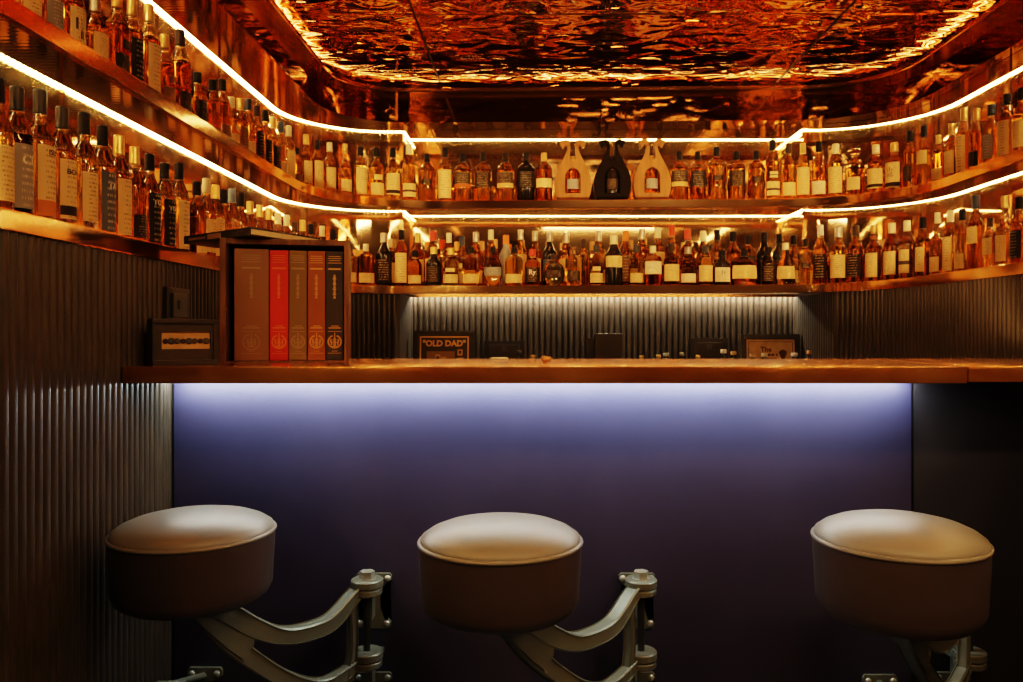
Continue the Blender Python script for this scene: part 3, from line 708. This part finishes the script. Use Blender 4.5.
        o = obj(name, pm, MT['iron'], t, smooth=35, loc=(0,0,0))
        for (x, dz) in bolts:
            b = bmesh.new(); lathe(b, [(.0095,0),(.0095,.002),(.0085,.005),(.005,.0075),(0,.0085)], 14, Matrix.Translation((x,-.010,ztop+dz)) @ Matrix.Rotation(pi/2,4,'X'))
            obj('mount_bolt', b, MT['bolt'], o, smooth=50)
    mount(z(-.694), .158, [-.714], 'upper_mount', ((-.041,-.014),(.041,-.014),(-.038,-.143),(.038,-.143)))
    mount(z(-.979), .150, [-.913], 'lower_mount', ((-.041,-.014),(.041,-.014),(-.038,-.135),(.038,-.135)))
    return t
stool((-.796,1.867), (-.464,2.21), 'round brown leather bar stool on swing arm, beside the fluted left wall')
stool((-.077,1.787), (.293,2.21), 'round brown leather bar stool on swing arm, the middle one of three')
stool((.805,1.772), (1.20,2.21), 'round brown leather bar stool on swing arm, in front of the panel seam', CZ-.629, 1.09)

# foot bar low on the front panel near the left wall
def foot_bar(x0, zt, label):
    fb = empty('foot_bar', (x0,YP-.001,0)); tag(fb, label, 'foot bar')
    bm = bmesh.new(); M = Matrix(((1,0,0,0),(0,0,-1,0),(0,1,0,zt),(0,0,0,1)))
    prism(bm, [(-.044,0),(.044,0),(.050,-.008),(.050,-.024),(.040,-.032),(.018,-.04),(.018,-.10),(-.018,-.10),(-.018,-.04),(-.040,-.032),(-.050,-.024),(-.050,-.008)], 0, .010, M)
    bmesh.ops.triangulate(bm, faces=[f for f in bm.faces if len(f.verts) > 4]); pl = obj('mount_plate', bm, MT['iron'], fb)
    for x in (-.036,.036):
        b = bmesh.new(); lathe(b, [(.0095,0),(.0095,.002),(.0085,.005),(.005,.0075),(0,.0085)], 14, Matrix.Translation((x,-.010,zt-.017)) @ Matrix.Rotation(pi/2,4,'X')); obj('mount_bolt', b, MT['bolt'], pl, smooth=50)
    q = Vector((-.035,-.13,.032))
    bm = bmesh.new(); lathe(bm, [(.009,0),(.009,q.length)], 14, Matrix.Translation((0,0,zt-.025)) @ Vector((0,0,1)).rotation_difference(q).to_matrix().to_4x4()); obj('stem', bm, MT['iron'], fb, smooth=40)
    bm = bmesh.new(); lathe(bm, [(.010,-.04),(.012,-.037),(.012,.037),(.010,.04)], 16, Matrix.Translation((-.04,-.135,zt+.005)) @ Matrix.Rotation(pi/2,4,'Y')); obj('bar', bm, MT['iron'], fb, smooth=40)
foot_bar(-.95, CZ-.965, 'small cast iron foot bar bracket low on the bar front beside the left wall')
foot_bar(.993, CZ-.986, 'small cast iron foot bar bracket low on the bar front under the right stool')

# ------------------------------------------------------------------ book case on the counter
bz1 = CZ+.268; TH_ = radians(11)
cx0 = at(219.5,0,2.24).x; P0 = Vector((cx0, 2.24)); ux = Vector((cos(TH_), sin(TH_))); uy = Vector((-sin(TH_), cos(TH_)))
def hit(px):            # distance along the case front to the sight line of a column
    k = (px-PX)/F; return (k*P0.y-P0.x)/(ux.x-k*ux.y)
Wc = hit(348.5)
case = empty('book_case', (*P0, ZT), TH_); tag(case, 'open walnut slipcase holding five tall books on the left of the counter', 'book case')
hC = bz1-ZT-.003; Dc = .22
bm = bmesh.new()
box(bm,0,.017,0,Dc,0,hC,bevel=.001); box(bm,Wc-.013,Wc,.012,Dc,0,hC); box(bm,.017,Wc-.013,.012,Dc,hC-.015,hC); box(bm,.017,Wc-.013,.012,Dc,0,.005); box(bm,.017,Wc-.013,Dc-.01,Dc,.012,hC-.015)
obj('case_shell', bm, MT['wood_case'], case)
yb = .022
books = [(233.6,269.0,(.26,.125,.055),'gold_dim','thick brown book, first and widest in the walnut slipcase'),(269.6,288.6,(.62,.030,.012),'gold_red','bright red book beside the thick brown book in the slipcase'),
         (289.2,307.4,(.20,.115,.035),'gold_dim','olive brown book between the red and rust books in the slipcase'),(308.0,326.0,(.30,.085,.020),'gold','rust brown book beside the black book in the slipcase'),
         (326.4,344.2,(.035,.028,.024),'gold','black book at the right end of the slipcase')]
MT['gold_red'] = mat('orange_print', (.78,.22,.05), .5)
for i, (a, b_, c, pm, lab) in enumerate(books):
    x0, x1 = max(.0178, hit(a)-.003), min(hit(b_)-.003, Wc-.0135); hw = (x1-x0)/2-.0006; H = .316+.003*(i==0)
    q_ = P0+ux*((x0+x1)/2)+uy*yb
    t = empty('book', (*q_, ZT+.0055), TH_); tag(t, lab, 'book', 'books in the walnut slipcase')
    cv = mat('book_cloth', c, .6); noise_bump(cv, 300, .3, .001)
    bm = bmesh.new(); box(bm,-hw,hw,0,.006,0,H,bevel=.002); box(bm,-hw,-hw+.003,.006,.19,0,H); box(bm,hw-.003,hw,.006,.19,0,H)
    obj('cover', bm, cv, t)
    obj('pages', B(-hw+.0035,hw-.0035,.0065,.186,.004,H-.004), MT['paper'], t)
    bm = bmesh.new(); k = min(hw*.78,.026)
    def bar(x0,x1,z0,z1): box(bm,x0,x1,-.0012,.0002,z0,z1)
    for j, (zz, f) in enumerate(((.300,.9),(.294,1),(.288,.85),(.281,1))): bar(-k*f,k*f,zz,zz+.0018)
    bar(-k*.95,k*.95,.262,.267)
    for j in range(14):                       # vertical title, too small to read
        zz = .248-.005*j; ww = .0028+.0012*((j*7)%3); bar(-ww, ww*.8, zz-.0038, zz)
    obj('title_print', bm, MT[pm], t); bm = bmesh.new()
    bar(-k*.9,k*.9,.092,.0955); bar(-k*.5,k*.6,.098,.1005)
    bar(-k,k,.083,.0845); bar(-k,k,.020,.0215)
    zc, r = .054, min(.0225, hw*.74); n = 28       # emblem: ring, mast with spire, arms and hull
    for s in range(n):
        a0 = 2*pi*s/n
        if abs(a0-pi/2) < .25: continue
        cx, cz = r*cos(a0), zc+r*sin(a0); bar(cx-.0022,cx+.0022,cz-.0022,cz+.0022)
    bar(-.0014,.0014,zc-.016,zc+.026); bar(-.0035,.0035,zc-.012,zc+.010); bar(-.006,.006,zc-.004,zc-.001); bar(-.010,.010,zc-.015,zc-.012)
    for s in (-1,1):
        bar(min(s*.007,s*.011),max(s*.007,s*.011),zc-.010,zc+.002); bar(min(s*.006,s*.013),max(s*.006,s*.013),zc+.004,zc+.0065); bar(min(s*.010,s*.0125),max(s*.010,s*.0125),zc-.002,zc+.008)
    bar(-.008,.008,.026,.0275)
    obj('emblem_print', bm, MT[pm], t)
# flat book lying across the case, corner towards the room
bt = empty('flat_book', (0,0,bz1-.002)); tag(bt, 'large flat black book lying crookedly on top of the walnut slipcase', 'book')
ang = radians(40)
A = at(250,0,2.20); c0 = Vector((A.x, 2.20))
e1 = (Vector((at(184,0,2.42).x, 2.42))-c0); e2 = (Vector((at(320.5,0,2.47).x, 2.47))-c0)
quad = [c0, c0+e2, c0+e1+e2, c0+e1]
bt.location = (c0.x, c0.y, bz1-.0015)
q0 = [(p-c0) for p in quad]
def shrink(q, d):
    c = sum(q, Vector((0,0)))/4; return [p+(c-p).normalized()*d for p in q]
bm = bmesh.new(); prism(bm, [tuple(p) for p in q0], 0, .0035); prism(bm, [tuple(p) for p in q0], .0195, .023)
u1 = e1.normalized(); u2 = e2.normalized()
prism(bm, [(0,0),tuple(u2*.004),tuple(e1+u2*.004),tuple(e1)], .003, .020)   # spine
obj('cover', bm, MT['black'], bt)
pq = [u1*.004+u2*.0045, e2-u2*.002+u1*.004, e2+e1-u2*.002-u1*.004, e1-u1*.004+u2*.0045]
bm = bmesh.new(); prism(bm, [tuple(p) for p in pq], .004, .019); obj('pages', bm, MT['paper'], bt)
bm = bmesh.new(); nrm = Vector((u1.y,-u1.x)); nrm = nrm if nrm.dot(u2) < 0 else -nrm
def sp(a, b, z0, z1):
    p0, p1 = u1*a+nrm*.0008, u1*b+nrm*.0008
    prism(bm, [tuple(p0),tuple(p1),tuple(p1-nrm*.001),tuple(p0-nrm*.001)], z0, z1)
Ls = e1.length
sp(.42*Ls,.62*Ls,.004,.018)
obj('spine_title', bm, MT['gold_dim'], bt); bm = bmesh.new()
for k in range(9): sp((.66+.03*k)*Ls,(.68+.03*k)*Ls,.007,.014)
obj('spine_print', bm, MT['gold_dim'], bt)

# ------------------------------------------------------------------ small framed display on the counter
db = empty('display_frame', (-.985,2.06,ZT+.0005), radians(40)); tag(db, 'small black box frame showing a row of dark discs, left end of counter', 'display frame')
W_, H_, D_ = .168, .122, .05
bm = bmesh.new()
box(bm,0,W_,0,D_,0,.014,bevel=.002); box(bm,0,W_,0,D_,H_-.014,H_,bevel=.002); box(bm,0,.014,0,D_,.014,H_-.014); box(bm,W_-.014,W_,0,D_,.014,H_-.014); box(bm,.012,W_-.012,D_-.008,D_,.012,H_-.012)
obj('frame', bm, MT['black'], db)
bm = bmesh.new(); X0,X1,Zs,Ze = .024,W_-.020,.042,.088
box(bm,.014,W_-.014,.006,.010,.014,Zs); box(bm,.014,W_-.014,.006,.010,Ze,H_-.014); box(bm,.014,X0,.006,.010,Zs,Ze); box(bm,X1,W_-.014,.006,.010,Zs,Ze); obj('mount_board', bm, MT['frame'], db)
obj('backing', B(X0,X1,.014,.016,Zs,Ze), MT['card'], db)
for k in range(8):
    b = bmesh.new(); r = .0068+.0011*((k*5)%3); lathe(b, [(r*.9,0),(r,.001),(r,.003),(r*.85,.0045),(0,.005)], 18, Matrix.Translation((X0+.0105+.0148*k, .014, .066+.003*((k*3)%3-1))) @ Matrix.Rotation(pi/2,4,'X'), ys=1)
    obj('disc', b, MT['steel_dark'] if k % 3 else MT['frame'], db, smooth=40)

# switch plate on the left wall
sw = empty('switch_plate', (-1.05,2.33,CZ+.078)); tag(sw, 'square black switch plate in a frame on the fluted left wall', 'switch plate')
obj('surround', B(.0,.012,-.075,.075,-.055,.050,bevel=.002), MT['black'], sw); 
pl = obj('plate', B(.012,.017,-.045,.045,-.035,.033,bevel=.0015), MT['steel_dark'], sw); obj('switch', B(.017,.020,-.012,.012,-.012,.014,bevel=.001), MT['steel_dark'], pl)

# ------------------------------------------------------------------ things behind the bar
ZK = CZ-.27
bc = empty('back_counter', (.4,4.45,0)); tag(bc, 'dark back counter below the fluted wall behind the bar', 'counter')
obj('worktop', B(-1.10,1.10,-.28,.235,ZK-.03,ZK), MT['steel_dark'], bc)
for k in range(4): obj('cabinet_door', B(-1.08+.54*k,-.56+.54*k,-.26,-.24,.08,ZK-.04,bevel=.003), MT['black'], bc)
obj('carcass', B(-1.09,1.09,-.24,.235,.0,ZK-.03), MT['black'], bc)
def picture(px0, px1, ptop, Y, h, name, label, mk, tilt=.08, border=.028, fm=None):
    x0, x1 = at(px0,0,Y).x, at(px1,0,Y).x; zt = at(0,ptop,Y).z
    t = empty(name, ((x0+x1)/2, Y-.02, ZK+.0005)); tag(t, label, 'picture'); w = (x1-x0)/2; H = zt-ZK
    t.rotation_euler.x = -tilt
    bm = bmesh.new(); fr = border
    box(bm,-w,w,0,.02,0,fr,bevel=.002); box(bm,-w,w,0,.02,H-fr,H,bevel=.002); box(bm,-w,-w+fr,0,.02,fr,H-fr); box(bm,w-fr,w,0,.02,fr,H-fr)
    obj('frame', bm, MT['frame'], t)
    mk(t, w-fr, fr, H-fr)
    return t
def old_dad(t, w, z0, z1):
    obj('print', B(-w,w,.008,.012,z0,z1), mat('dark_print', (.055,.036,.022), .5), t)
    G = mat('print_gold', (.85,.47,.14), .5); Gd = mat('print_brown', (.30,.15,.05), .6)
    bm = bmesh.new(); y0, y1 = .006,.0078; a = w*.93
    box(bm,-a,-a+.008,y0,y1,z0+.01,z1-.01); box(bm,a-.008,a,y0,y1,z0+.01,z1-.01); box(bm,-a,a,y0,y1,z1-.018,z1-.010); box(bm,-a,a,y0,y1,z0+.01,z0+.018)
    obj('border', bm, G, t)
    bm = bmesh.new(); add_text(bm, '"OLD DAD"', .046, lambda x, y: (x*1.02, .0065, z1-.052+y), 0, bold=.0022); obj('lettering', bm, G, t)
    bm = bmesh.new(); zz = z1-.085
    for (x0,x1,za,zb) in ((-.10,.06,zz-.09,zz-.01),): box(bm,x0,x1,.0071,.0079,za,zb)
    obj('scene', bm, Gd, t)
    bm = bmesh.new()
    for (x0,x1,za,zb) in ((.075,.105,zz-.035,zz+.0),(.078,.108,zz-.10,zz-.045),(-.05,-.022,zz-.07,zz-.028),(-.018,.012,zz-.08,zz-.042),(-.10,-.08,zz-.085,zz-.06),(.02,.035,zz-.09,zz-.062)): box(bm,x0,x1,.006,.0070,za,zb)
    obj('figures', bm, mat('print_orange', (.62,.33,.10), .5), t)
    bm = bmesh.new(); lathe(bm,[(.009,0),(.009,.001)],14,Matrix.Translation((-.036,.0058,zz-.048)) @ Matrix.Rotation(pi/2,4,'X')); box(bm,.084,.096,.0052,.006,zz-.024,zz-.008); box(bm,.08,.10,.0052,.006,zz-.05,zz-.047); obj('figure_details', bm, MT['frame'], t)
picture(414,474.5,330.5,4.55,.28,'framed_print','framed dark print reading OLD DAD behind the left half of the bar', old_dad, border=.022)
def the_print(t, w, z0, z1):
    obj('print', B(-w,w,.008,.012,z0,z1), MT['card'], t)
    D = mat('print_dark', (.10,.045,.02), .6); bm = bmesh.new(); y0, y1 = .006,.0078; a = w*.92
    for q in ((-a,-a+.003),(a-.003,a)): box(bm,*q,y0,y1,z0+.012,z1-.012)
    box(bm,-a,a,y0,y1,z1-.015,z1-.012); obj('border', bm, D, t)
    bm = bmesh.new(); add_text(bm, 'The', .040, lambda x, y: (x-.025, .0065, z1-.058+y), 0, bold=.001)
    for (zz, xs) in ((z1-.088, ((-.04,-.02),(-.015,.0),(.004,.02),(.03,.04))), (z1-.112, ((-.03,-.01),(-.005,.012),(.016,.036)))):
        for x0, x1 in xs: box(bm,x0,x1,.006,.0068,zz-.006,zz+.006)
    obj('lettering', bm, D, t)
    bm = bmesh.new()                                  # little tree and a hill
    prism(bm, [(.067,-.04),(.073,-.04),(.072,-.01),(.090,.002),(.094,.012),(.085,.022),(.070,.027),(.056,.022),(.046,.012),(.050,.002),(.068,-.01)], 0,.001, Matrix(((1,0,0,0),(0,0,-1,.0072),(0,1,0,z1-.085),(0,0,0,1))))
    prism(bm, [(-.10,-.06),(-.04,-.06),(-.048,-.015),(-.062,-.03),(-.08,-.022)], 0,.001, Matrix(((1,0,0,0),(0,0,-1,.0072),(0,1,0,z1-.085),(0,0,0,1))))
    bmesh.ops.triangulate(bm, faces=bm.faces[:]); obj('drawing', bm, D, t)
picture(741,800,334,4.55,.26,'framed_print','framed orange print with a small tree, behind the right half of the bar', the_print, border=.03)
def sockets(px0, px1, ptop, label):
    Y = 4.69; x0, x1 = at(px0,0,Y).x, at(px1,0,Y).x; zt = at(0,ptop,Y).z
    t = empty('wall_socket', ((x0+x1)/2, Y-.001, zt)); tag(t, label, 'wall socket'); w = (x1-x0)/2
    obj('surround', B(-w,w,-.018,0,-.145,0,bevel=.002), MT['black'], t)
    p = obj('plate', B(-w+.03,w-.03,-.024,-.018,-.125,-.025,bevel=.002), MT['plate'], t)
    bm = bmesh.new()
    for sx in (-1,1):
        for (dx,dz,hw,hh) in ((0,-.060,.004,.007),(-.012,-.082,.006,.004),(.012,-.082,.006,.004)): box(bm,sx*.042+dx-hw,sx*.042+dx+hw,-.0255,-.0235,dz-hh,dz+hh)
    obj('socket_hole', bm, MT['seam'], p)
    obj('rocker', B(-.014,.014,-.028,-.0235,-.065,-.038,bevel=.001), MT['steel_dark'], p)
sockets(484.5,524.5,340.5,'black double wall socket on the fluted back wall, left of the till')
sockets(690,727,338,'black double wall socket on the fluted back wall, left of the orange print')
# till screen
tl = empty('till', (at(608.5,0,4.4).x,4.4,ZK+.0005)); tag(tl, 'black till screen standing on the back counter at mid bar', 'till')
zt = at(0,333.5,4.4).z-ZK; w = .078
obj('housing', B(-w,w,0,.03,.08,zt,bevel=.004), MT['black'], tl); obj('screen', B(-w+.006,w-.006,-.003,0,.09,zt-.008,bevel=.001), MT['frame'], tl)
obj('stand', B(-.03,.03,.005,.03,.0,.08,bevel=.003), MT['black'], tl); obj('foot', B(-.07,.07,-.05,.06,.0,.012,bevel=.003), MT['black'], tl)
obj('side_box', B(-w-.035,-w-.002,.01,.05,.0,zt-.025,bevel=.003), MT['black'], tl)
# little bottles and jars on the back counter, only their tops clear the bar
def small_bottle(px, ptop, Y, wpx, cap, label, name='small_bottle'):
    x = at(px,0,Y).x; H = at(0,ptop,Y).z-ZK; R = max(.012, .5*wpx/F*Y)
    t = empty(name, (x,Y,ZK+.0005)); tag(t, label, 'bottle', 'small bottles on the back counter')
    bm = bmesh.new(); lathe(bm, [(R*1.9,0),(R*2,.006),(R*2,H*.55),(R*1.5,H*.64),(R*.8,H*.72),(R*.72,H*.9)], 20); obj('glass', bm, MT['glass_dark'], t, smooth=50)
    bm = bmesh.new(); lathe(bm, [(R*.95,H*.88),(R,H*.89),(R,H*.985),(R*.9,H),(0,H)], 18); obj('stopper', bm, cap, t, smooth=40)
CORK = mat('cork', (.62,.36,.15), .8); noise_col(CORK, (.5,.27,.1), (.7,.43,.2), 150)
for px, pt, wp, cap, lab in ((519,350.5,5,MT['steel_dark'],'small dark-topped bottle right of the left wall socket'),(533,355,5,CAP['gold'],'small gold-banded bottle top left of the foil lump'),
    (641.5,355.5,4.5,CAP['gold'],'small gold-topped bottle just right of the till'),(658.5,355,5,CAP['gold'],'small gold-topped bottle left of the steel-topped one'),(666,353,6,MT['bolt'],'steel-topped bottle beside two gold-topped ones'),
    (682,352.5,5,MT['bolt'],'round steel-topped bottle left of the right wall socket'),(698,355,4.5,CAP['gold'],'small gold-topped bottle below the right wall socket'),
    (723.5,349.5,6,MT['white'],'cream-topped bottle right of the right wall socket'),(733.5,351.5,6,CORK,'cork-stoppered bottle left of the orange print'),(752.5,354,6,CORK,'cork-topped bottle before the left of the orange print'),
    (764.5,353.5,6,CAP['cream'],'cream-topped jar before the middle of the orange print'),(794.5,353,6.5,MT['white'],'white-topped jar before the right corner of the orange print'),(809,350.5,4.5,CORK,'slim cork-topped bottle right of the orange print')):
    small_bottle(px, pt, 4.28+.13*(int(px*2)%3 == 0)+.05*(wp > 5), wp, cap, lab)
# crumpled foil and a folded napkin on the counter
bm = bmesh.new(); bmesh.ops.create_icosphere(bm, subdivisions=2, radius=.013)
for v in bm.verts: v.co *= random.uniform(.65,1.3); v.co.z *= .8; v.co.x *= 1.1
zm = min(v.co.z for v in bm.verts); bmesh.ops.translate(bm, verts=bm.verts[:], vec=(0,0,-zm))
cf = obj('crumpled_foil', bm, mat('copper_foil', (.9,.62,.3), .3, .6)); cf.location = (at(546,0,2.25).x,2.25,ZT+.0005); tag(cf, 'small crumpled piece of gold foil lying on the counter', 'foil')
bm = bmesh.new(); box(bm,-.028,.028,-.02,.02,0,.003,bevel=.001); box(bm,-.024,.026,-.018,.018,.0032,.006,bevel=.001)
nk = obj('napkin', bm, MT['white']); nk.location = (at(499,0,2.56).x,2.56,ZT+.0005); nk.rotation_euler.z = .2; tag(nk, 'folded white napkin at the back edge of the counter', 'napkin')

# ------------------------------------------------------------------ added fill lights, out of view (behind the bar and near the ceiling)
def area(name, loc, rot, sx, sy, e, col):
    l = bpy.data.lights.new(name, 'AREA'); l.shape = 'RECTANGLE'; l.size = sx; l.size_y = sy; l.energy = e; l.color = col
    o = bpy.data.objects.new(name, l); COL.objects.link(o); o.location = loc; o.rotation_euler = rot; return o
wl = area('label_fill', (.35,2.66,CZ-.10), (radians(125),0,0), 2.6,.05, 9, (1,.58,.24)); wl.data.spread = radians(62)  # unseen strip added behind the bar to brighten the bottle labels
area('room_fill', (.75,.25,ZC-.08), (radians(38),0,0), 1.3,.10, 14, (1,.60,.27))  # unseen warm lamp added to brighten the counter front, books and stools

w = bpy.data.worlds.new('World'); S.world = w; w.use_nodes = True
w.node_tree.nodes['Background'].inputs[0].default_value = (.9,.55,.3,1); w.node_tree.nodes['Background'].inputs[1].default_value = .03

# ------------------------------------------------------------------ camera
cd = bpy.data.cameras.new('Camera'); cam = bpy.data.objects.new('Camera', cd); COL.objects.link(cam)
cam.location = (0,0,CZ); cam.rotation_euler = (radians(90),0,0)
cd.sensor_width = 36; cd.lens = F/1023*36; cd.shift_x = -(PX-511.5)/1023; cd.shift_y = -(341-PY)/1023; cd.clip_start = .05
S.camera = cam
S.view_settings.view_transform = 'Filmic'; S.view_settings.look = 'High Contrast'; S.view_settings.exposure = 0.7
S.cycles.max_bounces = 14; S.cycles.transmission_bounces = 12; S.cycles.glossy_bounces = 7; S.cycles.diffuse_bounces = 3; S.cycles.transparent_max_bounces = 8
S.cycles.sample_clamp_indirect = 6; S.cycles.use_denoising = True
S.cycles.caustics_refractive = True; S.cycles.caustics_reflective = True; S.cycles.blur_glossy = .5
